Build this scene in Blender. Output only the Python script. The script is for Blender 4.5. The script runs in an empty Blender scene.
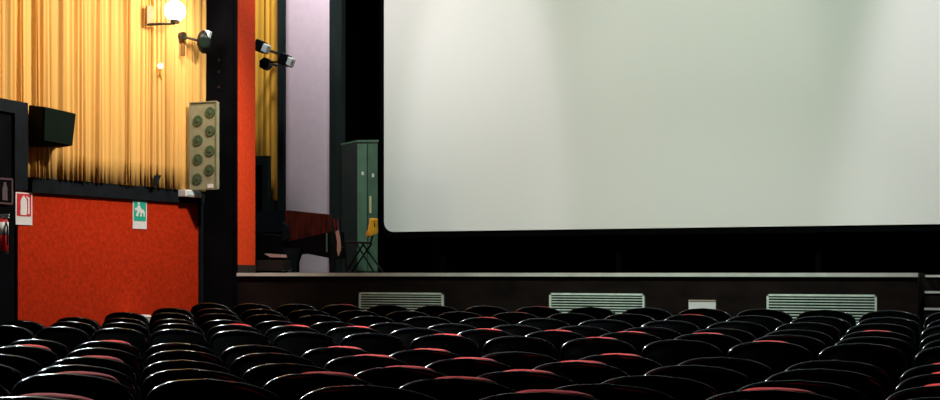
import bpy, bmesh, math, random
from mathutils import Vector, Matrix
random.seed(7)
C = bpy.context.scene
COL = C.collection
PI = math.pi
# ------------------------------------------------------------ camera
F = 1192.0                    # focal length in pixels of a 940 px wide frame
PHI = math.radians(22.12)     # the camera looks this far left of the stage normal (+Y)
EYE = 1.23
HOR = 272.7
SP, CP = math.sin(PHI), math.cos(PHI)
cam = bpy.data.cameras.new('camera'); camo = bpy.data.objects.new('camera', cam); COL.objects.link(camo)
cam.sensor_width = 36; cam.sensor_fit = 'HORIZONTAL'
cam.lens = 36 * F / 940
cam.shift_y = (HOR - 200) / 940
camo.location = (0, 0, EYE); camo.rotation_euler = (PI/2, 0, PHI)
C.camera = camo
C.view_settings.view_transform = 'Standard'; C.view_settings.look = 'None'
C.view_settings.gamma = 1; C.view_settings.use_curve_mapping = False
C.view_settings.exposure = 0.0
# ------------------------------------------------------------ world
w = bpy.data.worlds.new('world'); C.world = w; w.use_nodes = True
w.node_tree.nodes['Background'].inputs[0].default_value = (0.05, 0.06, 0.07, 1)
w.node_tree.nodes['Background'].inputs[1].default_value = 0.02

# measured points: image column/row -> world point on the plane Y = const or on the left wall
def ray(xs):
    t = (xs - 470) / F
    return (-SP + t * CP, CP + t * SP)
def at(xs, ys, Y):
    dx, dy = ray(xs); Z = Y / dy
    return Vector((Z * dx, Y, EYE + (HOR - ys) / F * Z))
YS = 13.8                     # stage front
WANG = math.radians(9.0)
_p = at(200, 0, YS)
WX, WY = _p.x, _p.y
WD = Vector((math.sin(WANG), math.cos(WANG), 0))      # along the left wall, towards the stage
WN = Vector((math.cos(WANG), -math.sin(WANG), 0))     # into the room
def onwall(xs, ys, off=0.0):
    dx, dy = ray(xs)
    P0 = Vector((WX, WY, 0)) + WN * off
    # Z*(dx,dy) . WN = P0 . WN
    Z = (P0.x * WN.x + P0.y * WN.y) / (dx * WN.x + dy * WN.y)
    return Vector((Z * dx, Z * dy, EYE + (HOR - ys) / F * Z))
def wallpt(s, z, off=0.0):    # s metres along the wall from its stage end (negative = nearer the camera)
    return Vector((WX, WY, 0)) + WD * s + WN * off + Vector((0, 0, z))
def wall_s(xs, off=0.0):
    p = onwall(xs, 0, off); return (Vector((p.x, p.y, 0)) - Vector((WX, WY, 0))).dot(WD)
WROT = -WANG + PI/2           # rotation whose local x runs along the wall

# ------------------------------------------------------------ lights
def light(name, kind, loc, power, color, size=0.1, target=None, **k):
    l = bpy.data.lights.new(name, kind); o = bpy.data.objects.new(name, l); COL.objects.link(o)
    o.location = loc; l.energy = power; l.color = color
    if kind in ('POINT', 'SPOT'): l.shadow_soft_size = size
    if kind == 'AREA': l.size = size
    for a, v in k.items(): setattr(l, a, v)
    if target is not None:
        o.rotation_euler = (Vector(target) - Vector(loc)).to_track_quat('-Z', 'Y').to_euler()
    return o
R = math.radians
YSCR = 17.0
# unseen lights added for the left wall (outside the frame: above it or nearer than its left edge)
light('wall_lamp_light', 'POINT', wallpt(-6.6, 3.5, .9), 45, (1, .91, .80), .10)
light('wall_wash_light', 'SPOT', (-5.9, 11.6, 5.4), 950, (1, .90, .78), .12, wallpt(-3.2, 2.3, 0), spot_size=R(104), spot_blend=.5)  # added spot out in the hall, angled so pleat sides stay dark
light('wall_top_light', 'SPOT', wallpt(-2.6, 5.6, 2.0), 130, (1, .89, .76), .2, wallpt(-2.4, 2.4, 0), spot_size=R(95), spot_blend=.7)
# unseen spots added by the left wall for glints on the seat rims
for s, z, e in ((-5.2, 5.2, 2600), (-8.6, 4.0, 1200)):
    light('rim_glint_light', 'SPOT', wallpt(s, z, .35), e, (.90, 1, 1), .2, (-.6, 4.2, .5), spot_size=R(78), spot_blend=.3)
light('rim_glint_light', 'SPOT', wallpt(-5.6, 4.4, .35), 5200, (.90, 1, 1), .2, (3.0, 7.4, .8), spot_size=R(46), spot_blend=.5)
# floods on the screen
sc = lambda x, y: at(x, y, YSCR)
light('screen_flood_left', 'SPOT', (-6.6, 12.0, 6.4), 230, (1, .88, 1), .25, sc(482, 120), spot_size=R(29), spot_blend=.45).scale = (1, 2.6, 1)
light('screen_flood_middle', 'SPOT', (-2.5, 9.0, 6.9), 1600, (.85, 1, .86), .6, sc(690, 150), spot_size=R(75), spot_blend=.6)
light('screen_flood_centre', 'SPOT', (-2.9, 11.5, 6.6), 150, (1, .86, .84), .3, sc(700, 130), spot_size=R(42), spot_blend=.6).scale = (1, 2, 1)
light('screen_flood_right', 'SPOT', (.9, 12.0, 6.4), 520, (1, .88, .98), .25, sc(985, 120), spot_size=R(37), spot_blend=.6).scale = (1, 2.6, 1)
# unseen lights added to brighten the stage side and stage front
light('stage_wing_light', 'AREA', (-8.5, 14.25, 6.9), 105, (1, .95, .95), .5, at(300, 140, 16.3))
light('stage_front_light', 'SPOT', (2.5, 7.5, 7.2), 950, (.97, 1, .98), .2, at(760, 285, YS), spot_size=R(44), spot_blend=.7)

# ------------------------------------------------------------ materials
def mat(name, col, rough=.6, spec=.5, metal=0, noise=None, bump=None, emit=None, estr=0, sheen=0, coat=0):
    m = bpy.data.materials.new(name); m.use_nodes = True
    nt = m.node_tree; b = nt.nodes['Principled BSDF']
    b.inputs['Base Color'].default_value = (*col, 1)
    b.inputs['Roughness'].default_value = rough
    b.inputs['Specular IOR Level'].default_value = spec
    b.inputs['Metallic'].default_value = metal
    if sheen: b.inputs['Sheen Weight'].default_value = sheen
    if coat: b.inputs['Coat Weight'].default_value = coat
    if noise or bump:
        tc = nt.nodes.new('ShaderNodeTexCoord')
    if noise:
        sc_, amt, stretch = noise
        mp = nt.nodes.new('ShaderNodeMapping'); mp.inputs['Scale'].default_value = stretch
        n = nt.nodes.new('ShaderNodeTexNoise'); n.inputs['Scale'].default_value = sc_; n.inputs['Detail'].default_value = 6
        r = nt.nodes.new('ShaderNodeValToRGB')
        r.color_ramp.elements[0].position = .3; r.color_ramp.elements[1].position = .7
        r.color_ramp.elements[0].color = tuple(max(0, c * (1 - amt)) for c in col) + (1,)
        r.color_ramp.elements[1].color = tuple(min(1, c * (1 + amt)) for c in col) + (1,)
        nt.links.new(tc.outputs['Object'], mp.inputs[0]); nt.links.new(mp.outputs[0], n.inputs['Vector'])
        nt.links.new(n.outputs['Fac'], r.inputs[0]); nt.links.new(r.outputs[0], b.inputs['Base Color'])
    if bump:
        n2 = nt.nodes.new('ShaderNodeTexNoise'); n2.inputs['Scale'].default_value = bump[0]; n2.inputs['Detail'].default_value = 4
        bp = nt.nodes.new('ShaderNodeBump'); bp.inputs['Strength'].default_value = bump[1]; bp.inputs['Distance'].default_value = .01
        nt.links.new(tc.outputs['Object'], n2.inputs['Vector']); nt.links.new(n2.outputs['Fac'], bp.inputs['Height'])
        nt.links.new(bp.outputs[0], b.inputs['Normal'])
    if emit:
        b.inputs['Emission Color'].default_value = (*emit, 1); b.inputs['Emission Strength'].default_value = estr
    return m
ONE = (1, 1, 1)
M = dict(
    floor=mat('dark carpet', (.004, .003, .003), .95, .05, noise=(6, .4, ONE), bump=(90, .4)),
    black=mat('black painted wall', (.0022, .0026, .0042), .9, .06, noise=(3, .4, ONE)),
    blackcloth=mat('black stage cloth', (.0012, .0016, .0018), .95, .03, noise=(8, .4, ONE)),
    bluetrim=mat('blue black trim', (.006, .009, .012), .8, .12, noise=(5, .3, ONE)),
    gold=mat('gold curtain', (.74, .43, .125), .85, .1, noise=(2.0, .14, (1, 1, .15)), bump=(60, .15)),
    gold2=mat('deep gold curtain', (.92, .50, .06), .75, .25, noise=(2, .1, (1, 1, .15))),
    red=mat('red fabric panel', (.52, .032, .007), .9, .05, noise=(22, .22, ONE), bump=(160, .5)),
    orange=mat('orange red paint', (.80, .062, .010), .8, .2, noise=(18, .12, ONE)),
    screen=mat('projection screen', (.80, .82, .77), .9, .1, noise=(60, .025, ONE), bump=(300, .08)),
    stagefront=mat('dark brown stage front', (.010, .0065, .0055), .9, .1, noise=(2.5, .5, (1, 1, 2))),
    nosing=mat('pale stage edging', (.62, .62, .58), .6, .4, noise=(5, .12, ONE)),
    stagefloor=mat('dark stage boards', (.03, .022, .018), .6, .3, noise=(4, .3, (1, 8, 1))),
    vent=mat('pale green grey metal', (.74, .86, .76), .5, .4, noise=(12, .15, ONE)),
    ventback=mat('dark green duct', (.006, .030, .020), .8, .2),
    shell=mat('black seat shell', (.0012, .0014, .0018), .7, .05),
    rim=mat('glossy black rim', (.003, .006, .008), .16, .7),
    pianoblack=mat('black lacquer', (.002, .002, .0025), .6, .1),
    cushion=mat('red velvet seat', (.90, .014, .012), .85, .1, sheen=.15, bump=(200, .3)),
    cushiondark=mat('darkened red velvet seat', (.045, .003, .004), .9, .1, bump=(200, .3)),  # same red velvet, darkened to dull its reflection in the rims
    metal=mat('black enamelled steel', (.003, .0035, .004), .45, .25),
    speakerpanel=mat('beige speaker panel', (.27, .27, .17), .8, .15, noise=(9, .12, ONE)),
    speakercone=mat('green grey speaker mesh', (.055, .085, .040), .8, .3, noise=(160, .5, ONE)),
    spkblack=mat('black speaker cabinet', (.003, .0045, .004), .8, .1),
    spkgreen=mat('dark green grille cloth', (.007, .014, .009), .9, .06, noise=(80, .3, ONE)),
    white=mat('white plastic', (.78, .78, .76), .5, .4),
    signred=mat('sign red', (.65, .012, .015), .5, .4),
    signgreen=mat('sign green', (.01, .42, .30), .5, .4),
    signdull=mat('unlit sign grey', (.10, .07, .075), .6, .3),
    globe=mat('lit glass globe', (1, .97, .9), .3, .5, emit=(1, .95, .85), estr=14),
    bulb=mat('lit small bulb', (1, .95, .8), .3, .5, emit=(1, .93, .72), estr=5),
    brass=mat('dark brass', (.05, .04, .02), .4, .5, metal=.6),
    steel=mat('pale grey steel', (.40, .48, .50), .45, .5),
    lens=mat('frosted lamp glass', (.62, .72, .72), .35, .5),
    panel=mat('pinkish white flat', (.74, .62, .70), .9, .15, noise=(10, .04, ONE)),
    greycloth=mat('dark green grey cloth', (.013, .021, .021), .95, .1, noise=(6, .3, (1, 1, .2))),
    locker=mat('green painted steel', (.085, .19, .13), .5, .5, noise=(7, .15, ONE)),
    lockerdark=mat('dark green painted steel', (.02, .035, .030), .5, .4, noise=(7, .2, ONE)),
    wood=mat('red brown wood', (.075, .010, .005), .7, .15, noise=(5, .7, (3, 3, .6))),
    yellow=mat('yellow cloth', (.85, .42, .03), .8, .2, noise=(20, .15, ONE)),
    pink=mat('pale pink cloth', (.75, .42, .38), .8, .2),
    darkred=mat('dark red cloth', (.35, .02, .02), .8, .2),
    ceiling=mat('dark ceiling', (.012, .012, .013), .9, .1),
)

# ------------------------------------------------------------ mesh helpers
def box(bm, c, s, rot=None):
    r = bmesh.ops.create_cube(bm, size=1)['verts']
    mtx = Matrix.Translation(c) @ (rot if rot is not None else Matrix()) @ Matrix.Diagonal((*s, 1))
    bmesh.ops.transform(bm, matrix=mtx, verts=r)
    return r
def cyl(bm, a, b, r1, r2=None, n=12, caps=True):
    a, b = Vector(a), Vector(b); d = b - a
    v = bmesh.ops.create_cone(bm, cap_ends=caps, segments=n, radius1=r1, radius2=r1 if r2 is None else r2, depth=d.length)['verts']
    bmesh.ops.transform(bm, matrix=Matrix.Translation((a + b) / 2) @ d.to_track_quat('Z', 'Y').to_matrix().to_4x4(), verts=v)
    return v
def sphere(bm, c, r, n=16, s=(1, 1, 1)):
    v = bmesh.ops.create_uvsphere(bm, u_segments=n, v_segments=n // 2, radius=r)['verts']
    bmesh.ops.transform(bm, matrix=Matrix.Translation(c) @ Matrix.Diagonal((*s, 1)), verts=v)
def prism(bm, pts, ext):     # pts: world polygon, ext: extrusion vector
    a = [bm.verts.new(p) for p in pts]; b = [bm.verts.new(Vector(p) + Vector(ext)) for p in pts]
    n = len(pts)
    bm.faces.new(a); bm.faces.new(b[::-1])
    for i in range(n): bm.faces.new((a[i], b[i], b[(i+1) % n], a[(i+1) % n]))
def obj(name, bm, m, parent=None, loc=None, rotz=None, smooth=False, bevel=0):
    bmesh.ops.recalc_face_normals(bm, faces=bm.faces[:])
    me = bpy.data.meshes.new(name); bm.to_mesh(me); bm.free()
    if smooth:
        for p in me.polygons: p.use_smooth = True
    me.materials.append(m)
    o = bpy.data.objects.new(name, me); COL.objects.link(o)
    if parent: o.parent = parent
    if loc is not None: o.location = loc
    if rotz is not None: o.rotation_euler = (0, 0, rotz)
    if bevel:
        b = o.modifiers.new('bevel', 'BEVEL'); b.width = bevel; b.segments = 2
    return o
def thing(name, label, cat, loc, rotz=0, group=None):
    o = bpy.data.objects.new(name, None); COL.objects.link(o); o.empty_display_size = .1
    o.location = loc; o.rotation_euler = (0, 0, rotz); o['label'] = label; o['category'] = cat
    if group: o['group'] = group
    return o
def tag(o, label, cat, group=None):
    o['label'] = label; o['category'] = cat
    if group: o['group'] = group
    return o
def struct(o):
    o['kind'] = 'structure'; return o
def bx(name, lo, hi, m, parent=None, bevel=0):
    bm = bmesh.new(); lo, hi = Vector(lo), Vector(hi)
    box(bm, (lo + hi) / 2, hi - lo)
    return obj(name, bm, m, parent, bevel=bevel)
# box standing on the left wall: s0..s1 along it, z0..z1, o0..o1 out of it
def wbox(bm, s0, s1, z0, z1, o0, o1):
    prism(bm, [wallpt(s0, z0, o0), wallpt(s1, z0, o0), wallpt(s1, z1, o0), wallpt(s0, z1, o0)], WN * (o1 - o0))

# ------------------------------------------------------------ hall shell
H = 7.6
# floor follows the slightly dished rows (profile measured row by row)
PITCH = .56; ROWSTEP = 1.3334 * PITCH
X0 = (-3.5829 * CP - 13.4275 * SP) * PITCH
Y0 = (-3.5829 * SP + 13.4275 * CP) * PITCH
RH = {-5: .66, -4: .689, -3: .763, -2: .819, -1: .841, 0: .865, 1: .865, 2: .86, 3: .851, 4: .845, 5: .80, 6: .758, 7: .697}
RDX = {-5: .0, -4: .041, -3: -.009, -2: -.032, -1: -.012, 0: -.031, 2: .011, 3: .048, 4: .006, 5: -.021, 6: .022, 7: -.023}
SEATEND = .835               # height of the visible end of a backrest's top curve
def rowz(r): return EYE - RH[r] * PITCH - SEATEND
def rowy(r): return Y0 + r * ROWSTEP
bm = bmesh.new()
prof = [(-6.0, rowz(-5)), (rowy(-6), rowz(-5))] + [(rowy(r), rowz(r)) for r in range(-5, 8)] + [(YS + .02, rowz(7) - .0)]
vs = []
for y, z in prof: vs.append([bm.verts.new((x, y, z)) for x in (-12.5, 10.5)])
for i in range(len(vs) - 1): bm.faces.new((vs[i][0], vs[i][1], vs[i+1][1], vs[i+1][0]))
struct(obj('floor', bm, M['floor']))
zf = rowz(7)
struct(bx('ceiling', (-12.7, -6.2, H), (10.7, 21, H + .2), M['ceiling']))
# walls
bm = bmesh.new(); wbox(bm, -20, .0, -.4, H, -.25, 0); struct(obj('wall_left', bm, M['black']))
struct(bx('wall_right', (9.6, -6, -.4), (9.85, 20.2, H), M['black']))
struct(bx('wall_back', (-12.7, -6.2, -.4), (10.7, -6, H), M['black']))
struct(bx('wall_stage_back', (-13, 20.0, -.4), (10.7, 20.2, H), M['blackcloth']))
# proscenium pier at the end of the left wall
a = at(200, 0, YS).x; b = at(238.5, 0, YS).x
_dx, _dy = ray(255.3); yrev = b / _dx * _dy
struct(bx('wall_pier', (a - .6, YS - .03, -.4), (b - .05, yrev, H), M['black']))
bx('pier_face', (b - .06, YS - .03, -.4), (b - .002, YS - .016, H), M['black'], bpy.data.objects['wall_pier'])
zr = at(245, 265, YS + .3).z
struct(bx('wall_reveal', (b - .05, YS - .015, zr), (b, yrev, H), M['orange']))
struct(bx('baseboard_reveal', (b - .05, YS - .015, EYE - .104), (b + .01, yrev, zr), mat('dark brown skirting', (.03, .018, .013), .7)))
struct(bx('wall_wing', (-11.6, YS + .02, -.4), (-11.4, 20.1, H), M['blackcloth']))
# faint reflections on the pier, made as small brown blocks
bm = bmesh.new()
for y_ in (60, 72, 87):
    p = at(219, y_, YS - .03); box(bm, (p.x, p.y - .006, p.z), (.03, .012, .03))
tag(obj('wall_mark', bm, mat('dull red brown reflection', (.03, .010, .012), .6, .3)), 'three tiny brown reflection marks on the black pier above the grey speaker panel', 'plate')

# ------------------------------------------------------------ stage
sl = at(238.5, 0, YS).x; sr = at(918, 0, YS).x
stage_top = EYE - .004
stg = struct(bx('stage', (-11.4, YS, -.4), (sr, 20.0, stage_top), M['stagefront']))
struct(bx('stage_right', (sr, YS + .62, -.4), (9.6, 20.0, stage_top - .02), M['stagefront']))
bx('stage_edging', (sl, YS - .045, stage_top - .042), (sr, YS - .001, stage_top + .002), M['nosing'], stg)
# stage boards, one by one
bm = bmesh.new(); box(bm, (0, 0, 0), (.268, 20 - YS - .06, .03)); me_ = None
x_ = -11.3
while x_ + .28 <= sr:
    if me_ is None:
        q = obj('floor_board', bm, M['stagefloor'], stg); me_ = q.data
    else:
        q = bpy.data.objects.new('floor_board', me_); COL.objects.link(q); q.parent = stg
    q.location = (x_ + .14, (YS + 20) / 2 + .02, stage_top - .0125); x_ += .28
# stairs at the right end of the stage
zt = stage_top - .022
st = thing('stage_steps', 'dark steps with pale nosings at the right end of the stage', 'steps', (sr, YS, zf))
x0 = at(924, 0, YS).x
for k in range(7):
    z1 = zt - k * .178; yk = YS + .62 - k * .26 if k else YS + .36 + .26
    if z1 < zf + .02: break
    bm = bmesh.new(); box(bm, ((x0 + 7.2) / 2 - sr, yk + .14 - YS, (zf + z1) / 2 - zf - .01), (7.2 - x0, .28, z1 - zf - .02))
    s_ = obj('step', bm, M['stagefront'], st)
    bm = bmesh.new(); box(bm, ((x0 + 7.2) / 2 - sr, yk - .012 - YS, z1 - .012 - zf), (7.2 - x0, .03, .024))
    obj('nosing', bm, M['nosing'], s_)
# ventilation grilles on the stage front
def vent(xa, xb, ytop, label):
    A_ = at(xa, ytop, YS); B_ = at(xb, ytop, YS); wd = B_.x - A_.x; h = .34; zt_ = A_.z
    t = thing('ventilation_grille', label, 'vent', ((A_.x + B_.x) / 2, YS, zt_ - h), 0, 'grilles along the stage front')
    bm = bmesh.new(); box(bm, (0, -.006, h / 2), (wd - .02, .012, h - .02)); obj('back_plate', bm, M['ventback'], t)
    bm = bmesh.new(); fr = .022
    box(bm, (0, -.018, h - fr / 2), (wd, .036, fr)); box(bm, (0, -.018, fr / 2), (wd, .036, fr))
    for s in (-1, 1): box(bm, (s * (wd / 2 - fr / 2), -.018, h / 2), (fr, .036, h))
    obj('frame', bm, M['vent'], t)
    n = 9; sm = None
    for k in range(n):
        z = h - fr - .022 - k * (h - 2 * fr - .012) / n
        if sm is None:
            bm = bmesh.new(); box(bm, (0, 0, 0), (wd - 2 * fr, .018, .009), Matrix.Rotation(.15, 4, 'X'))
            q = obj('slat', bm, M['vent'], t, (0, -.02, z)); sm = q.data
        else:
            q = bpy.data.objects.new('slat', sm); COL.objects.link(q); q.parent = t; q.location = (0, -.02, z)
vent(360, 444, 292.3, 'pale slatted grille on the stage front, left one, below the green locker')
vent(550, 645, 293.0, 'pale slatted grille in the middle of the dark stage front')
vent(767, 877, 294.0, 'pale slatted grille on the stage front, right one, nearest the steps')
p = at(689, 299.8, YS); q = at(716, 306, YS)
t = thing('wall_card', 'small white card on the stage front between two grilles', 'sign', (p.x, YS, p.z - .16))
bm = bmesh.new(); box(bm, ((q.x - p.x) / 2, -.012, .08), (q.x - p.x, .024, .16)); obj('card', bm, M['white'], t)
bm = bmesh.new(); box(bm, ((q.x - p.x) / 2, -.026, .16 - .008), (q.x - p.x, .01, .016)); obj('edge_strip', bm, mat('warm grey edge', (.45, .36, .28), .6), t, None)

# ------------------------------------------------------------ screen
A_ = at(384, 232, YSCR); zb = A_.z; xl = A_.x; xr = xl + 13.2; ztp = 7.0; rc = .16
def rounded(xa, za, xb, zb_, r, y, n=6):
    pts = []
    for cx, cz, a0 in ((xb - r, za + r, -90), (xb - r, zb_ - r, 0), (xa + r, zb_ - r, 90), (xa + r, za + r, 180)):
        for k in range(n + 1):
            an = R(a0 + 90 * k / n); pts.append(Vector((cx + r * math.cos(an), y, cz + r * math.sin(an))))
    return pts
t = thing('cinema_screen', 'huge pale blank cinema screen with rounded corner above the stage', 'screen', ((xl + xr) / 2, YSCR, zb))
def shift(pts, o): return [p - o for p in pts]
O = Vector(t.location)
bm = bmesh.new(); prism(bm, shift(rounded(xl, zb, xr, ztp, rc, YSCR), O), (0, .03, 0)); obj('screen_surface', bm, M['screen'], t)
bm = bmesh.new(); prism(bm, shift(rounded(xl - .09, zb - .09, xr + .09, ztp + .09, rc + .09, YSCR + .035), O), (0, .08, 0)); obj('screen_frame', bm, M['blackcloth'], t)
for k in range(5):
    bm = bmesh.new(); X = xl + .8 + k * (xr - xl - 1.6) / 4
    box(bm, (X - O.x, .5, (stage_top - zb) / 2 + .6), (.08, .08, zb - stage_top + 1.2)); obj('support', bm, M['blackcloth'], t)
    bm = bmesh.new(); box(bm, (X - O.x, .32, .6), (.06, .4, .06)); obj('bracket', bm, M['blackcloth'], t)

# ------------------------------------------------------------ curtains (pleated cloth)
def curtain(name, P, Q, z0, z1, amp, folds, m, label, nrm, seed=1, dipfn=None):
    rnd = random.Random(seed); P, Q = Vector(P), Vector(Q); L = (Q - P).length; d = (Q - P) / L
    # uneven pleat boundaries
    ws = [rnd.choice((.45, .6, .8, 1, 1.2, 1.6)) * rnd.uniform(.85, 1.15) for _ in range(folds)]; tot = sum(ws)
    edges = [0]
    for v in ws: edges.append(edges[-1] + v / tot * L)
    amps = [amp * rnd.uniform(.25, 1.0) for _ in ws]
    slot = [rnd.random() < .42 for _ in ws]; base = amp * .9
    sway = [(rnd.uniform(-.03, .03), rnd.uniform(0, 6)) for _ in edges]
    bm = bmesh.new(); rows = []; K = 9; NZ = 14
    for j in range(NZ + 1):
        v = j / NZ; z = z0 + (z1 - z0) * v; row = []
        for i in range(folds):
            w_ = edges[i + 1] - edges[i]
            s0 = edges[i] + sway[i][0] * math.sin(v * 2.2 + sway[i][1]) * (i > 0)
            s1 = edges[i + 1] + sway[i + 1][0] * math.sin(v * 2.2 + sway[i + 1][1]) * (i < folds - 1)
            for k in range(K):
                u = k / K; s = s0 + (s1 - s0) * u
                a_ = amps[i] * (1 + .25 * math.sin(v * 3 + i * 1.7)) + (base if k else (.0 if slot[i] else base * .8))
                if k == 1 and slot[i]: s = s0 + min(.022, (s1 - s0) * .2)
                if k == K - 1 and slot[(i + 1) % folds]: s = s1 - min(.022, (s1 - s0) * .2)
                b_ = 1 if k == 0 else (.55 + .45 * math.sin(PI * u) ** .7)
                if k == 0: a_ = 0 if slot[i] else base + amps[i] * .35
                skew = .25 * a_ * math.sin(2 * PI * u + i)
                row.append(bm.verts.new(P + d * s + nrm * (.02 + a_ * b_ + skew * u * (1 - u)) + Vector((0, 0, z))))
        row.append(bm.verts.new(P + d * L + nrm * .02 + Vector((0, 0, z))))
        rows.append(row)
    for j in range(NZ):
        for i in range(len(rows[0]) - 1):
            bm.faces.new((rows[j][i], rows[j][i+1], rows[j+1][i+1], rows[j+1][i]))
    o = obj(name, bm, m, smooth=True)
    so = o.modifiers.new('thickness', 'SOLIDIFY'); so.thickness = .006
    return o
sA = wall_s(-60); s28 = wall_s(28); s200 = wall_s(199.5)
bandz1 = onwall(100, 182.3).z    # top of the black band
bandz0 = onwall(100, 197.7).z    # top of the red door panel
cz = bandz1 - .02
c = curtain('wall_curtain', wallpt(sA, 0), wallpt(s200, 0), cz, 6.9, .075, 60, M['gold'], '', WN, 5)
tag(c, 'gold pleated curtain covering the left wall above the red door panel', 'curtain')
# trim band
bm = bmesh.new(); wbox(bm, s28 - .02, wall_s(200), bandz0, bandz1, 0, .10); struct(obj('trim_1', bm, M['bluetrim']))
# red panel doors
s15 = wall_s(15); s195 = wall_s(195.5)
bm = bmesh.new(); wbox(bm, s15, s195, rowz(7) - .12, bandz0, 0, .05)
dr = struct(obj('door_1', bm, M['red']))
bm = bmesh.new(); wbox(bm, s195 + .01, wall_s(198.5), -.2, bandz0, 0, .09)
obj('door_jamb', bm, M['bluetrim'], dr)
bm = bmesh.new(); wbox(bm, wall_s(200.2), wall_s(201.5), -.2, bandz0, 0, .07)
obj('jamb_strip', bm, mat('dull brown strip', (.035, .022, .016), .5), dr)
# black portal block at the far left: its side runs straight towards the stage
pc = onwall(28, 103, .31); XV = pc.x; YV = pc.y; zt_ = pc.z; zj = bandz0
def atX(xs, ys, X):
    dx, dy = ray(xs); Z = X / dx
    return Vector((X, Z * dy, EYE + (HOR - ys) / F * Z))
y15 = atX(15, 0, XV).y
ztop15 = atX(14, 113, XV).z
pt = thing('portal_surround', 'black boxed portal frame at the left edge beside the gold curtain', 'portal', (XV, YV, zf))
def pbox(name, ya, yb, za, zb_, m, x1=0., x0=-.10):
    bm = bmesh.new(); box(bm, ((x0 + x1) / 2, (ya + yb) / 2 - YV, (za + zb_) / 2 - zf), (x1 - x0, yb - ya, zb_ - za)); return obj(name, bm, m, pt)
pbox('jamb', y15, YV, zj, zt_, M['bluetrim'])
pbox('header', y15 - 2.5, y15, ztop15, zt_, M['bluetrim'])
pbox('dark_recess', y15 - 2.5, y15, zj - .2, ztop15, M['black'], -.04)
bm = bmesh.new(); wbox(bm, s15 - 2.6, wall_s(14.5, .12), -.3, zj - .02, 0, .12)
lp = struct(obj('wall_lower_panel', bm, M['black']))

# black wall speaker (bracketed, tilted) next to the portal
pa = onwall(44, 110, .40); pb = onwall(75, 113, .62); pd = onwall(75, 146, .60); pe = onwall(44, 144, .40)
pf = onwall(28, 106, .02); pg = onwall(30, 145.5, .02)
base = pe.copy()
t = thing('wall_speaker', 'black box loudspeaker tilted on the gold curtain near the portal', 'speaker', base)
bm = bmesh.new()
back = -Vector((.38, -.05, 0)) + Vector((0, -.16, 0))
q4 = [onwall(44, 106.5, .42), onwall(75.5, 113.5, .50), onwall(72, 146, .46), onwall(43, 140.5, .38)]
bk = [onwall(28.5, 105, .17), onwall(62, 112, .17), onwall(58, 148, .17), onwall(29, 147, .17)]
va = [bm.verts.new(v - base) for v in q4]; vb = [bm.verts.new(v - base) for v in bk]
bm.faces.new(va); bm.faces.new(vb[::-1])
for i in range(4): bm.faces.new((va[i], vb[i], vb[(i+1) % 4], va[(i+1) % 4]))
obj('cabinet', bm, M['spkblack'], t, bevel=.01)
bm = bmesh.new(); cen = sum(q4, Vector()) / 4
nn = (q4[1] - q4[0]).cross(q4[3] - q4[0]).normalized()
if nn.dot(Vector((0, 0, EYE)) - cen) < 0: nn = -nn
prism(bm, [cen + (v - cen) * .97 + nn * .002 - base for v in q4], nn * .018)
obj('grille', bm, M['spkgreen'], t)
bm = bmesh.new(); cyl(bm, onwall(55, 143, .30) - base, onwall(54, 149, .0) - base, .025); obj('bracket', bm, M['metal'], t)

# grey beige panel of eight round speakers beside the pier
PY = YS - .42
c0 = at(190.5, 103, PY); c1 = at(217, 103, PY); c2 = at(217, 189, PY)
t = thing('speaker_panel', 'tall beige speaker panel with eight round green grilles beside the black pier', 'speaker', (c0.x, PY, c2.z))
bm = bmesh.new(); box(bm, ((c1.x - c0.x) / 2, .03, (c0.z - c2.z) / 2), (c1.x - c0.x, .06, c0.z - c2.z)); obj('panel', bm, M['speakerpanel'], t, bevel=.01)
bm = bmesh.new(); W_ = c1.x - c0.x; H_ = c0.z - c2.z
for s in (0, 1): box(bm, (s * W_, -.008, H_ / 2), (.014, .02, H_ + .014)); box(bm, (W_ / 2, -.008, s * H_), (W_, .02, .014))
obj('edge_frame', bm, mat('grey panel edge', (.22, .22, .15), .6), t)
cm = None
for (x, y) in ((210.3, 112.5), (198, 121), (210.3, 131), (198, 140.6), (210, 151), (198, 159.5), (209.5, 170), (197.5, 179)):
    p = at(x, y, PY)
    if cm is None:
        bm = bmesh.new(); cyl(bm, (0, .004, 0), (0, -.016, 0), .078, .070, 20); cyl(bm, (0, -.016, 0), (0, -.024, 0), .03, .02, 12)
        g = obj('round_grille', bm, M['speakercone'], t); cm = g.data
    else:
        g = bpy.data.objects.new('round_grille', cm); COL.objects.link(g); g.parent = t
    g.location = (p.x - c0.x, 0, p.z - c2.z)
p = at(210.5, 186, PY); bm = bmesh.new(); box(bm, (p.x - c0.x, -.006, p.z - c2.z), (.085, .01, .05)); obj('white_tag', bm, M['white'], t)
for (z) in (.25, .85):
    bm = bmesh.new(); box(bm, (W_ * .35, .2, z), (.05, .30, .05)); obj('bracket', bm, M['metal'], t)
# white emergency lamp box
p = onwall(178, 189.8, .10); q = onwall(194, 197.8, .10)
t = thing('emergency_light', 'small white lamp box on the black trim under the speaker panel', 'light', p)
ln = (Vector((q.x, q.y, 0)) - Vector((p.x, p.y, 0))).length; hh = p.z - q.z
bm = bmesh.new(); prism(bm, [Vector((0, 0, -hh)), WD * ln + Vector((0, 0, -hh)), WD * ln, Vector((0, 0, 0))], WN * .14); obj('housing', bm, M['white'], t, bevel=.006)
bm = bmesh.new(); prism(bm, [WD * ln * .08 + Vector((0, 0, -hh * .8)), WD * ln * .92 + Vector((0, 0, -hh * .8)), WD * ln * .92 + Vector((0, 0, -hh * .2)), WD * ln * .08 + Vector((0, 0, -hh * .2))], WN * .15); obj('diffuser', bm, M['lens'], t)
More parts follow.
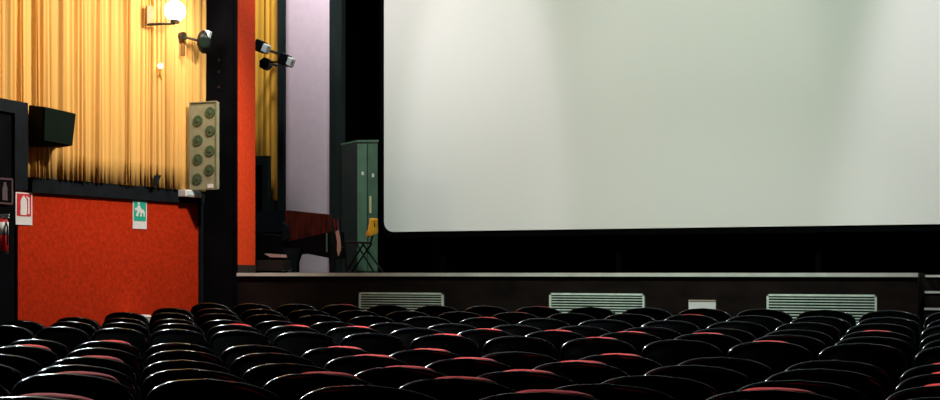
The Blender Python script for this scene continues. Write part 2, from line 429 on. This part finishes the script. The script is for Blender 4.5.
# dark patch standing in for a black gap at the curtain hem
A1 = onwall(153, 186.5, .19); A2 = onwall(161, 175, .19); A3 = onwall(154, 175.5, .19)
bm = bmesh.new(); prism(bm, [A1 - A1, onwall(156, 186.5, .19) - A1, A2 - A1, A3 - A1], WN * .01)
tag(obj('hem_gap', bm, M['bluetrim'], None, A1), 'small dark triangular patch for a gap at the hem of the gold curtain', 'gap')

# signs
def wsign(name, xs0, xs1, y0, y1, label, off=.055):
    a_ = onwall(xs0, y0, off); b_ = onwall(xs1, y0, off); c_ = onwall(xs0, y1, off)
    t = thing(name, label, 'sign', (a_.x, a_.y, c_.z), WROT)
    w_ = (Vector((b_.x, b_.y, 0)) - Vector((a_.x, a_.y, 0))).length; h_ = a_.z - c_.z
    return t, w_, h_
def splate(t, pname, x0, x1, z0, z1, m, d0=0, d1=.006):     # local: x along wall, -y out of the wall
    bm = bmesh.new(); box(bm, ((x0 + x1) / 2, -(d0 + d1) / 2, (z0 + z1) / 2), (x1 - x0, d1 - d0, z1 - z0)); return obj(pname, bm, m, t)
def spoly(t, pname, pts, m, d0=.009, d1=.013):
    bm = bmesh.new(); prism(bm, [Vector((x, -d0, z)) for x, z in pts], Vector((0, -(d1 - d0), 0))); return obj(pname, bm, m, t)
t, w_, h_ = wsign('extinguisher_sign', 15.3, 32, 192, 224.5, 'red and white fire extinguisher sign at top left of the red door')
splate(t, 'plate', 0, w_, 0, h_, M['white'])
splate(t, 'red_field', w_ * .08, w_ * .92, h_ * .27, h_ * .96, M['signred'], .006, .010)
spoly(t, 'extinguisher_symbol', [(w_ * x, h_ * z) for x, z in ((.30, .30), (.62, .30), (.66, .36), (.66, .72), (.60, .82), (.52, .86), (.52, .90), (.40, .90), (.40, .86), (.33, .82), (.27, .72), (.26, .36))], M['white'], .010, .014)
spoly(t, 'hose_symbol', [(w_ * x, h_ * z) for x, z in ((.72, .34), (.80, .34), (.80, .84), (.60, .90), (.60, .86), (.72, .80))], M['white'], .010, .014)
t, w_, h_ = wsign('exit_sign', 132.5, 146.5, 199, 228.5, 'green emergency exit sign with white figure on the red door')
splate(t, 'plate', 0, w_, 0, h_, M['white'])
splate(t, 'green_field', w_ * .08, w_ * .92, h_ * .27, h_ * .96, M['signgreen'], .006, .010)
spoly(t, 'figure_symbol', [(w_ * x, h_ * z) for x, z in ((.20, .44), (.34, .42), (.44, .60), (.52, .52), (.50, .42), (.60, .42), (.62, .56), (.74, .52), (.74, .42), (.82, .42), (.82, .58), (.72, .66), (.58, .68), (.50, .78), (.34, .80), (.30, .72), (.14, .70), (.14, .62), (.30, .62))], M['white'], .010, .014)
bm = bmesh.new(); cyl(bm, (w_ * .40, -.010, h_ * .86), (w_ * .40, -.014, h_ * .86), w_ * .09, None, 12); obj('head_symbol', bm, M['white'], t)
t, w_, h_ = wsign('dim_extinguisher_sign', -8, 12.5, 177, 203.5, 'dim unlit extinguisher sign on black above the extinguisher', .37)
splate(t, 'plate', 0, w_, 0, h_, M['black'])
bm = bmesh.new()
for (x0_, x1_, z0_, z1_) in ((0, w_, 0, .02), (0, w_, h_ - .02, h_), (0, .02, 0, h_), (w_ - .02, w_, 0, h_)):
    box(bm, ((x0_ + x1_) / 2, -.009, (z0_ + z1_) / 2), (x1_ - x0_, .006, z1_ - z0_))
obj('border', bm, mat('dull pink border', (.09, .035, .045), .7), t)
spoly(t, 'extinguisher_symbol', [(w_ * x, h_ * z) for x, z in ((.48, .15), (.72, .15), (.72, .62), (.66, .74), (.66, .84), (.54, .84), (.54, .74), (.48, .62))], M['signdull'], .007, .011)
# extinguisher
p = onwall(2.5, 254, .40)
t = thing('fire_extinguisher', 'red fire extinguisher with white label hanging at the left edge', 'extinguisher', p)
hE = (onwall(2.5, 212, .40).z - p.z)
bm = bmesh.new(); cyl(bm, (0, 0, 0), (0, 0, hE * .76), .062, None, 20); sphere(bm, (0, 0, hE * .76), .062, 20, (1, 1, .7)); obj('cylinder', bm, M['signred'], t, smooth=True)
bm = bmesh.new(); cyl(bm, (0, 0, hE * .45), (0, 0, hE * .76), .0635, None, 20); obj('label_wrap', bm, M['white'], t, smooth=True)
bm = bmesh.new(); cyl(bm, (0, 0, hE * .78), (0, 0, hE * .9), .022); box(bm, (.03, 0, hE * .93), (.13, .02, .02)); box(bm, (.04, 0, hE * .87), (.10, .02, .015)); obj('valve_handle', bm, M['steel'], t)
bm = bmesh.new(); cyl(bm, (.02, 0, hE * .86), (.088, -.02, hE * .66), .010); cyl(bm, (.088, -.02, hE * .66), (.088, -.02, hE * .2), .010); obj('hose', bm, M['metal'], t)
bm = bmesh.new(); cyl(bm, (0, 0, 0), (0, 0, .03), .064, None, 20); obj('foot_ring', bm, M['metal'], t)

# wall sconce with glowing globe, small bulb, and floodlight on the curtain
g = onwall(175, 11, .42)
t = thing('wall_sconce', 'glowing white globe sconce on the gold curtain near the pier', 'lamp', onwall(149, 22, .17))
O = Vector(t.location)
bm = bmesh.new(); sphere(bm, g - O, .135, 24); obj('globe', bm, M['globe'], t, smooth=True)
bm = bmesh.new(); e = g - Vector((0, 0, .16)); cyl(bm, onwall(147, 24.5, .19) - O, e - O, .018); cyl(bm, e - O, e - O + Vector((0, 0, .06)), .05, .07); obj('arm', bm, M['brass'], t)
bm = bmesh.new(); prism(bm, [onwall(146, 6, .19) - O, onwall(146, 24, .19) - O, onwall(151, 24, .19) - O, onwall(153, 14, .19) - O, onwall(151, 6, .19) - O], WN * .02); obj('wall_mark', bm, mat('brown shadow plate', (.30, .15, .05), .6, .4), t)  # plate coloured for the brownish shadow beside the arm
light('sconce_light', 'POINT', g + WN * .25 + Vector((0, 0, .0)), 32, (1, .90, .74), .14)
p = onwall(160.5, 66, .20)
t = thing('small_wall_bulb', 'tiny lit bulb on a hooked brass arm below the globe sconce', 'lamp', p)
bm = bmesh.new(); sphere(bm, (0, 0, 0), .034, 14); obj('bulb', bm, M['bulb'], t, smooth=True)
bm = bmesh.new(); pp = [Vector((0, 0, -.03)), onwall(159.5, 73, .18) - p, onwall(161.5, 80, .10) - p]
for i in range(2): cyl(bm, pp[i], pp[i+1], .013)
obj('arm', bm, mat('golden brass', (.75, .42, .05), .4, .5, metal=.3), t)
def flood(name, label, mount, head_c, aim, sz, head_mat, lens_mat, arm_mat):
    t = thing(name, label, 'spotlight', mount); d = (Vector(aim)).normalized()
    h = Vector(head_c) - mount
    rot = d.to_track_quat('-Y', 'Z').to_matrix().to_4x4()
    bm = bmesh.new()
    sphere(bm, (0, 0, 0), .5, 18, (1, 1, 1))
    for v in bm.verts: v.co = h + rot @ Vector((v.co.x * sz[0] * 1.12, max(-.42, v.co.y) * sz[1] * 1.2, v.co.z * sz[2] * 1.3))
    obj('lamp_head', bm, head_mat, t, smooth=True)
    bm = bmesh.new(); cyl(bm, h + d * (sz[1] * .49), h + d * (sz[1] * .56), sz[0] * .40, None, 18); obj('lens', bm, lens_mat, t)
    bm = bmesh.new(); cyl(bm, Vector((0, 0, 0)), h - d * sz[1] * .3, .018)
    obj('arm', bm, arm_mat, t)
    bm = bmesh.new(); cyl(bm, Vector((0, 0, 0)) - WN * .02, WN * .04, .06, None, 8); obj('wall_mount', bm, arm_mat, t)
    return t
fm = onwall(182, 36.5, .18); fh = onwall(204, 42, .42)
t = flood('curtain_spotlight', 'dark round spotlight on an arm overlapping the black pier', fm, fh, (.35, -.5, -.15), (.17, .17, .24), M['metal'], M['spkgreen'], M['brass'])
bm = bmesh.new(); pp = onwall(207.5, 35, .48) - fm; box(bm, pp, (.09, .07, .12), Matrix.Rotation(.3, 4, 'Y')); obj('pale_cap', bm, M['steel'], t, bevel=.015)
bm = bmesh.new(); pp = onwall(183, 50, .19) - fm; box(bm, pp, (.05, .03, .16)); obj('mount_shadow', bm, mat('brown shadow block', (.20, .09, .02), .7), t)  # brown block painted as the spotlight's shadow on the curtain

# ------------------------------------------------------------ stage left
# gold curtain inside the wing
CY = 16.04
P = at(250, 0, CY); Q = at(278.5, 0, CY)
c = curtain('wing_curtain', (P.x, CY, 0), (Q.x, CY, 0), at(270, 201, CY).z, 7.2, .05, 5, M['gold2'], '', Vector((0, -1, 0)), 11)
tag(c, 'narrow yellow curtain strip between the red reveal and the white flat', 'curtain')
# dark portal frame in front of the curtain's lower half
PYY = 15.7
pt = thing('wing_portal', 'small dark door frame in front of the yellow curtain strip', 'portal', (at(250, 0, PYY).x, PYY, stage_top))
def sbox(name, parent, xa, xb, ya, yb, Y, th, m, bevel=0):
    p1 = at(xa, ya, Y); p2 = at(xb, ya, Y); z1 = at((xa + xb) / 2, ya, Y).z; z0 = max(at((xa + xb) / 2, yb, Y).z, stage_top + .002)
    O = Vector(parent.location) if parent else Vector()
    bm = bmesh.new(); box(bm, Vector(((p1.x + p2.x) / 2, Y + th / 2, (z0 + z1) / 2)) - O, (p2.x - p1.x, th, z1 - z0)); return obj(name, bm, m, parent, bevel=bevel)
sbox('header', pt, 250, 267.5, 156, 165, PYY, .1, M['greycloth'])
sbox('jamb', pt, 262.5, 267.5, 165, 215, PYY, .1, M['greycloth'])
sbox('dark_opening', pt, 250, 262.5, 165, 272.7, PYY + .05, .05, M['blackcloth'])
sbox('lower_panel', pt, 262.5, 284, 201, 272.7, PYY + .04, .06, M['greycloth'])
o = sbox('wing_post', None, 277.5, 283.2, -60, 272.7, PYY - .1, .08, M['greycloth']); tag(o, 'thin dark post between yellow curtain strip and white flat', 'post')
o = sbox('white_flat', None, 283.2, 329.5, -80, 272.7, 16.1, .05, M['panel']); tag(o, 'tall pinkish white scenery flat standing at stage left', 'panel')
o = sbox('dark_leg_curtain', None, 329.3, 341.6, -80, 272.7, 16.0, .12, M['greycloth']); tag(o, 'narrow dark grey green drape right of the white flat', 'curtain')
o = sbox('black_backdrop', None, 341, 383, -80, 272.7, 18.6, .1, M['blackcloth']); tag(o, 'black cloth hanging behind the green locker', 'curtain')
# bright strip of the flat is lit; spotlights in the wing
def wing_spot(label, hx, hy, mx, my, Y, tilt, sz=.13):
    m_ = at(mx, my, Y + .25); h = at(hx, hy, Y)
    t = thing('wing_spotlight', label, 'spotlight', m_, 0, 'spotlights in the wing')
    rot = Matrix.Rotation(tilt, 4, 'Y')
    hh = h - m_
    bm = bmesh.new(); box(bm, hh + rot @ Vector((-.055, 0, 0)), (.13, .14, .17), rot); obj('lamp_head', bm, M['metal'], t, bevel=.012)
    bm = bmesh.new(); box(bm, hh + rot @ Vector((.055, 0, .0)), (.10, .10, .14), rot); obj('lens', bm, M['lens'], t, bevel=.02)
    bm = bmesh.new(); cyl(bm, (0, -.03, 0), (0, 15.93 - m_.y, 0), .02); obj('bracket', bm, M['metal'], t)
    return t, m_
WYY = 15.15
t, m_ = wing_spot('upper small spotlight with pale lens against the yellow curtain strip', 263, 47.5, 261, 48, WYY, R(25))
bm = bmesh.new(); cyl(bm, (0, 0, 0), at(262, 47.5, WYY + .02) - m_, .015); obj('arm', bm, M['brass'], t)
t, m_ = wing_spot('lower small spotlight with pale lens reaching over the white flat', 287.5, 61, 265, 62, WYY, R(25))
bm = bmesh.new(); cyl(bm, (0, 0, 0), at(282, 62, WYY) - m_, .018); obj('arm', bm, M['brass'], t)
cc = at(266, 64, WYY + .2) - m_
bm = bmesh.new(); cyl(bm, cc + Vector((0, .05, 0)), cc - Vector((0, .05, 0)), .095, None, 6); obj('mount', bm, M['metal'], t)

# green locker
LY = 15.6
z1 = at(357, 140.5, LY).z
A_ = at(341.5, 0, LY + .32); B_ = at(357, 0, LY); D_ = at(378, 0, LY + .10)
E_ = A_ + (D_ - B_)
t = thing('metal_locker', 'tall green metal locker beside the screen', 'cabinet', (B_.x, B_.y, stage_top + .003))
O = Vector(t.location)
f2 = lambda v, z: Vector((v.x, v.y, z)) - O
zb_ = stage_top + .003
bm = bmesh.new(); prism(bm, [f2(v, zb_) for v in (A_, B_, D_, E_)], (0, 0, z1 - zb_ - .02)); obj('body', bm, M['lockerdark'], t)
bm = bmesh.new(); k_ = lambda v, s: B_ + (v - B_) * s
top = [A_, B_, D_, E_]; ct = sum(top, Vector()) / 4
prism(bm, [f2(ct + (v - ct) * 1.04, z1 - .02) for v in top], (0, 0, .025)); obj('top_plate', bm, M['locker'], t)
dirr = (D_ - B_); dirr.z = 0; Ld = dirr.length; dirr.normalize(); nrm = Vector((dirr.y, -dirr.x, 0))
def ldoor(name, u0, u1, za, zb2, th, m, off=0, parent=None):
    bm = bmesh.new(); p0 = B_ + dirr * u0 + nrm * off; p1 = B_ + dirr * u1 + nrm * off
    prism(bm, [f2(p0, za), f2(p1, za), f2(p1, zb2), f2(p0, zb2)], nrm * th); return obj(name, bm, m, parent or t)
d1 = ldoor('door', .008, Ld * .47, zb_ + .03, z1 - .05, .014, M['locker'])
d2 = ldoor('door', Ld * .52, Ld - .008, zb_ + .03, z1 - .05, .014, mat('darker green steel', (.055, .13, .085), .5, .5, noise=(7, .2, ONE)))  # second door in a darker green than the first
zz = lambda y_: at(365, y_, LY).z
ldoor('name_tag', Ld * .22, Ld * .34, zz(175), zz(171.5), .008, M['white'], .014, d1)
ldoor('name_tag', Ld * .72, Ld * .82, zz(177), zz(173.5), .008, M['white'], .014, d2)
ldoor('handle', Ld * .60, Ld * .70, zz(213), zz(196), .02, mat('pale yellow strip', (.62, .60, .30), .6), .014, d2)

# folding chair with a yellow jacket and a pale scarf in front of the locker
KY = 14.78
t = thing('folding_chair', 'black folding chair in front of the green locker', 'chair', at(357, 272.4, KY))
O = Vector(t.location)
def K(x, y, dy=0): return at(x, y, KY + dy) - O
def tube(name, segs, r, m, parent=t):
    bm = bmesh.new()
    for a_, b_ in segs: cyl(bm, a_, b_, r, None, 8)
    return obj(name, bm, m, parent, smooth=False)
tube('leg', [(K(364, 243), K(346, 272, .0))], .014, M['metal'])
tube('leg', [(K(356, 243), K(374, 272, .0))], .014, M['metal'])
tube('leg', [(K(372, 243, .35), K(352, 272, .35))], .014, M['metal'])
tube('leg', [(K(362, 243, .35), K(383, 272, .35))], .014, M['metal'])
bm = bmesh.new(); v4 = [K(345, 241), K(372, 242), K(372, 242, .38), K(345, 241, .38)]; prism(bm, v4, (0, 0, -.03)); obj('seat', bm, M['metal'], t, bevel=.008)
tube('back_frame', [(K(371, 243, .02), K(376, 220, .02)), (K(371, 243, .36), K(377, 220, .36))], .013, M['metal'])
bm = bmesh.new(); prism(bm, [K(370.5, 236, .03), K(376, 219, .03), K(377, 219, .36), K(371.5, 236, .36)], (.02, 0, 0)); obj('backrest', bm, M['metal'], t, bevel=.004)
# jacket
J = at(370, 238, KY)
bm = bmesh.new(); g_ = []
for i in range(7):
    row = []
    for j in range(9):
        u, v = i / 6, j / 8
        x = 368.6 + 9.2 * u + (1 - v) * .4 + (-1.6 if v < .35 else 1.4 * v) * (1 - u) * .6 ; y = 218.5 + 19 * (1 - v) - (2 * u * (1 - v)) * 2
        row.append(bm.verts.new(at(x, y, KY + .02 - .03 * math.sin(u * 5 + v * 2)) - J))
    g_.append(row)
for i in range(6):
    for j in range(8): bm.faces.new((g_[i][j], g_[i+1][j], g_[i+1][j+1], g_[i][j+1]))
o = obj('yellow_jacket', bm, M['yellow'], None, J, smooth=True); so = o.modifiers.new('thickness', 'SOLIDIFY'); so.thickness = .03
tag(o, 'bright yellow cloth hung over the back of the folding chair', 'cloth')
# second chair with scarf left of it (seen edge-on)
KY = 14.15
t2 = thing('slim_chair', 'edge-on dark chair left of the locker with red back edge', 'chair', at(338, 272.4, KY))
O = Vector(t2.location)
bm = bmesh.new(); prism(bm, [K(333.5, 219), K(336.5, 219), K(338, 234), K(335.5, 234)], (0, .04, 0)); obj('back_edge', bm, M['darkred'], t2)
bm = bmesh.new(); prism(bm, [K(332, 243), K(346, 243), K(346, 247), K(332, 247)], (0, .36, 0)); obj('seat', bm, M['metal'], t2)
for xa, xb, dy in ((333, 331, 0), (345, 347, 0), (333, 331, .34), (345, 347, .34)):
    tube('leg', [(K(xa, 246, dy), K(xb, 272.3, dy))], .014, M['metal'], t2)
tube('back_post', [(K(336, 219, -.01), K(338, 246, -.01))], .013, M['metal'], t2)
J = at(338, 254, KY - .05); bm = bmesh.new()
prism(bm, [at(x, y, KY - .07) - J for x, y in ((335.3, 231.5), (337.8, 230.5), (339.6, 240), (340.2, 250), (338.0, 256), (336.8, 250), (337.0, 241))], (0, .03, 0))
tag(obj('pale_scarf', bm, M['pink'], None, J), 'narrow pale pink scarf hanging below the red chair back', 'scarf')

# dark bench with a red brown raised panel
BY = 14.95
t = thing('stage_bench', 'black piano-like bench with a red brown wooden panel before the white flat', 'bench', at(300, 272.4, BY)); O = Vector(t.location)
def B(x, y, dy=0): return at(x, y, BY + dy) - O
bm = bmesh.new(); prism(bm, [B(285, 210), B(330, 214.5), B(330, 233), B(287, 241)], (0, .05, 0)); obj('raised_panel', bm, M['wood'], t)
bm = bmesh.new(); prism(bm, [B(257, 233), B(284, 236), B(288, 241), B(330.5, 231), B(331.5, 258.5), B(300, 252.5), B(258, 258)], (0, .42, 0)); obj('body', bm, M['pianoblack'], t, bevel=.01)
for xs_ in ((283, 292, 281, 290),):
    bm = bmesh.new(); prism(bm, [B(283, 248, -.03), B(301, 248, -.03), B(296, 262, -.03), B(296, 272.4, -.03), B(288, 272.4, -.03), B(286, 262, -.03)], (0, .10, 0)); obj('leg', bm, M['bluetrim'], t)
bm = bmesh.new(); prism(bm, [B(328.5, 252, .02), B(333.5, 252, .02), B(333, 272.4, .02), B(329.5, 272.4, .02)], (0, .08, 0)); obj('leg', bm, M['bluetrim'], t)
bm = bmesh.new(); prism(bm, [B(262, 252, .3), B(268, 252, .3), B(276, 272.4, .3), B(272, 272.4, .3)], (0, .06, 0)); obj('leg', bm, M['bluetrim'], t)
bm = bmesh.new(); cyl(bm, B(326.8, 233, -.02), B(326.8, 252, -.02), .012, None, 8); obj('glint_rod', bm, mat('dull green glint', (.12, .2, .17), .4), t)  # pale rod stands for an upright glint on the bench body
bm = bmesh.new(); prism(bm, [B(282, 221, -.04), B(288, 226, -.04), B(289, 238, -.04), B(282, 242, -.04)], (0, .06, 0)); obj('side_arm', bm, M['bluetrim'], t, bevel=.01)
bm = bmesh.new()
for x in (289, 283): prism(bm, [B(x - 1.5, 268, -.06), B(x + 1.5, 268, -.06), B(x + 1.2, 271, -.06), B(x - 1.2, 271, -.06)], (0, .03, 0))
obj('metal_caster', bm, M['steel'], t)
o = sbox('dark_case', None, 255.5, 283.5, 211, 232, 15.42, .14, M['bluetrim']); 
tag(o, 'dark blue grey case standing left of the red brown panel', 'case')
zc = at(270, 232, 15.35).z
o2 = sbox('case_stand', None, 256, 283, 232.2, 272.4, 15.42, .14, M['blackcloth']); tag(o2, 'black draped stand under the dark case beside the bench', 'stand')
J = at(272, 258, BY - .2); bm = bmesh.new(); prism(bm, [at(x, y, BY - .2) - J for x, y in ((264, 253.6), (281, 254.6), (281.5, 257.5), (270, 257.2))], (0, .15, 0))
tag(obj('pale_cloth', bm, M['pink'], None, J), 'small pale pink cloth lying low beside the dark bench legs', 'cloth')
bm = bmesh.new(); J2 = at(270, 272.5, BY - .55)
box(bm, (0, .1, .09), (.42, .24, .15)); o = obj('low_box', bm, mat('dark brown box', (.010, .006, .005), .7), None, (J2.x, J2.y, stage_top + .018)); tag(o, 'low dark brown box on the stage beneath the pale cloth', 'box')

# white bin between seats and red door
p = onwall(137.5, 315, .25)
t = thing('white_bin', 'white upright bin by the red door, glimpsed between seat backs', 'bin', (p.x, p.y, rowz(7)))
hb = p.z - rowz(7)
bm = bmesh.new(); cyl(bm, (0, 0, 0), (0, 0, hb - .02), .13, .16, 24); obj('body', bm, M['white'], t, smooth=False)
bm = bmesh.new(); cyl(bm, (0, 0, hb - .025), (0, 0, hb), .17, .16, 24); obj('rim', bm, M['white'], t)

# ------------------------------------------------------------ cinema seats
def back_outline(hw, z0, z1, n=34, p=6.0, rise=.15, crown=.66):
    # inverted U: crowned top, rounded corners, gently narrowing sides
    pts = []
    zs = z1 - rise
    for k in range(n + 1):
        a_ = PI * k / n; c_, s_ = math.cos(a_), math.sin(a_)
        x = hw * (abs(c_) ** (2 / p)) * (1 if c_ >= 0 else -1); z = zs + rise * (abs(s_) ** (2 / p)) - crown * x * x
        pts.append((x, z))
    pts.append((-hw * .86, z0)); pts.append((hw * .86, z0))
    return pts
def rim_bm(hw, z0, z1, r=.0115, y0=.004, curve=.35, lean=.13):
    pts = back_outline(hw, z0, z1, 44)[:-2]
    P_ = [Vector((x, y0 + curve * x * x - lean * (z - .45), z)) for x, z in pts]
    bm = bmesh.new(); K = 8; rings = []
    for i, p_ in enumerate(P_):
        d = (P_[min(i + 1, len(P_) - 1)] - P_[max(i - 1, 0)]).normalized(); a_ = Vector((0, 1, 0)); b_ = d.cross(a_).normalized(); a_ = b_.cross(d)
        rings.append([bm.verts.new(p_ + (a_ * math.cos(2 * PI * k / K) * 1.0 + b_ * math.sin(2 * PI * k / K)) * r) for k in range(K)])
    for q, t_ in zip(rings, rings[1:]):
        for k in range(K): bm.faces.new((q[k], q[(k+1) % K], t_[(k+1) % K], t_[k]))
    bm.faces.new(rings[0]); bm.faces.new(rings[-1][::-1])
    return bm
def pad(hw, z0, z1, th, rnd_, y0=0, curve=.35, lean=.13, **k):
    pts = back_outline(hw, z0, z1, **k); cz_ = (z0 + z1) / 2; bm = bmesh.new(); loops = []
    for ins, y in ((rnd_, 0), (rnd_ * .3, th * .13), (0, th * .38), (0, th * .62), (rnd_ * .3, th * .87), (rnd_, th)):
        lp_ = []
        for x, z in pts:
            xx = x * (1 - ins / hw); z_ = cz_ + (z - cz_) * (1 - ins / ((z1 - z0) / 2))
            lp_.append(bm.verts.new((xx, y0 + y + curve * xx * xx - lean * (z_ - .45), z_)))
        loops.append(lp_)
    n = len(pts)
    for a_, b_ in zip(loops, loops[1:]):
        for i in range(n): bm.faces.new((a_[i], a_[(i+1) % n], b_[(i+1) % n], b_[i]))
    # caps as strips across the width so that the curve shows
    for lp_ in (loops[0], loops[-1]):
        i, j = 0, n - 3
        arc = lp_[:n - 2]
        m_ = len(arc)
        for q in range(m_ // 2):
            a1, a2, b1, b2 = arc[q], arc[q + 1] if q + 1 < m_ else None, arc[m_ - 1 - q], arc[m_ - 2 - q]
            if a2 is b2: bm.faces.new((a1, a2, b1))
            else: bm.faces.new((a1, a2, b2, b1))
        bm.faces.new((lp_[n - 1], arc[0], arc[-1], lp_[n - 2]))
    return bm
TOP = .885
def mesh_of(bm, name, m):
    bmesh.ops.recalc_face_normals(bm, faces=bm.faces[:]); me = bpy.data.meshes.new(name); bm.to_mesh(me); bm.free()
    for p in me.polygons: p.use_smooth = True
    me.materials.append(m); return me
m_shell = mesh_of(pad(.269, .30, TOP, .045, .018), 'backrest', M['shell'])
m_rim = mesh_of(rim_bm(.259, .30, TOP - .010), 'rim', M['rim'])
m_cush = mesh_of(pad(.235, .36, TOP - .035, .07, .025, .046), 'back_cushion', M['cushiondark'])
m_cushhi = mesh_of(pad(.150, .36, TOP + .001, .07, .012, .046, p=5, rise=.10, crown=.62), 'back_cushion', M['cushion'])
bm = bmesh.new(); box(bm, (0, .17, .44), (.44, .09, .42), Matrix.Rotation(-.12, 4, 'X')); bmesh.ops.bevel(bm, geom=bm.edges[:], offset=.03, segments=3, affect='EDGES'); m_seat = mesh_of(bm, 'seat_cushion', M['cushiondark'])
bm = bmesh.new(); box(bm, (0, .22, .60), (.034, .36, .035)); bmesh.ops.bevel(bm, geom=bm.edges[:], offset=.012, segments=2, affect='EDGES'); m_arm = mesh_of(bm, 'armrest', M['metal'])
bm = bmesh.new(); box(bm, (0, .16, .30), (.026, .20, .58)); box(bm, (0, .16, .012), (.05, .34, .024)); m_leg = mesh_of(bm, 'side_support', M['metal'])
for p_ in m_leg.polygons: p_.use_smooth = False
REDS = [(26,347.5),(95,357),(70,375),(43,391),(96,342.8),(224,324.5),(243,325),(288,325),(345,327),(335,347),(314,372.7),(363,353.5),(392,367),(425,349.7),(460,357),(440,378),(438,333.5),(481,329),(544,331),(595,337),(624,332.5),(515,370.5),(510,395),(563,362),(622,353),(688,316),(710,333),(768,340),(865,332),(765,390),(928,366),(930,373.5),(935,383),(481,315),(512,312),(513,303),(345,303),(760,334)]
rank = {7: 'front', 6: 'second', 5: 'third', 4: 'fourth', 3: 'fifth', 2: 'sixth', 0: 'seventh', -1: 'eighth', -2: 'ninth', -3: 'tenth', -4: 'eleventh', -5: 'twelfth'}
ordn = ['first', 'second', 'third', 'fourth', 'fifth', 'sixth', 'seventh', 'eighth', 'ninth', 'tenth', 'eleventh', 'twelfth', 'thirteenth', 'fourteenth', 'fifteenth', 'sixteenth', 'seventeenth', 'eighteenth', 'nineteenth', 'twentieth']
cmin = {r_: -6 for r_ in rank}
seats = []
for r in sorted(rank, reverse=True):
    row = []
    for c_ in range(-12, 16):
        if r in cmin and c_ < cmin[r]: continue
        X = X0 + (c_ + RDX[r]) * PITCH + .240; Y = rowy(r); Z = -X * SP + Y * CP; xs = 470 + F * (X * CP + Y * SP) / Z
        za = rowz(r) + TOP; ys = HOR - F * (za - EYE) / Z; hwp = F * .25 / Z
        if xs + hwp < 1 or xs - hwp > 939 or ys > 399: continue
        row.append([X, Y, rowz(r), xs, ys, r, c_])
    seats.append(row)
flat = [s for row in seats for s in row]
hi = set()
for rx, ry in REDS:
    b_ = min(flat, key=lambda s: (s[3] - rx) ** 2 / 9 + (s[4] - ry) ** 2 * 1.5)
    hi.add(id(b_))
for row in seats:
    for i, s in enumerate(row):
        X, Y, z, xs, ys, r, c_ = s; red = id(s) in hi
        which = ordn[i] + ' from the left'
        rowtxt = rank[r] + ' row from the stage' if r != 7 else 'the front row by the stage'
        if r == 0: rowtxt = 'seventh row, behind the cross aisle'
        t = thing('theatre_chair', ('red-topped black chair, ' if red else 'black-backed chair, ') + which + ' in ' + rowtxt, 'chair', (X, Y, z), random.uniform(-.01, .01), 'rows of tip-up cinema chairs')
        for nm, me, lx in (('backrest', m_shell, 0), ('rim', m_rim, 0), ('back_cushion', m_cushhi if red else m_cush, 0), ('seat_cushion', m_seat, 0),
                           ('armrest', m_arm, -.25), ('armrest', m_arm, .25), ('side_support', m_leg, -.25), ('side_support', m_leg, .25)):
            o = bpy.data.objects.new(nm, me); COL.objects.link(o); o.parent = t; o.location = (lx, 0, 0)
print('seats', len(flat), 'raised', len(hi))
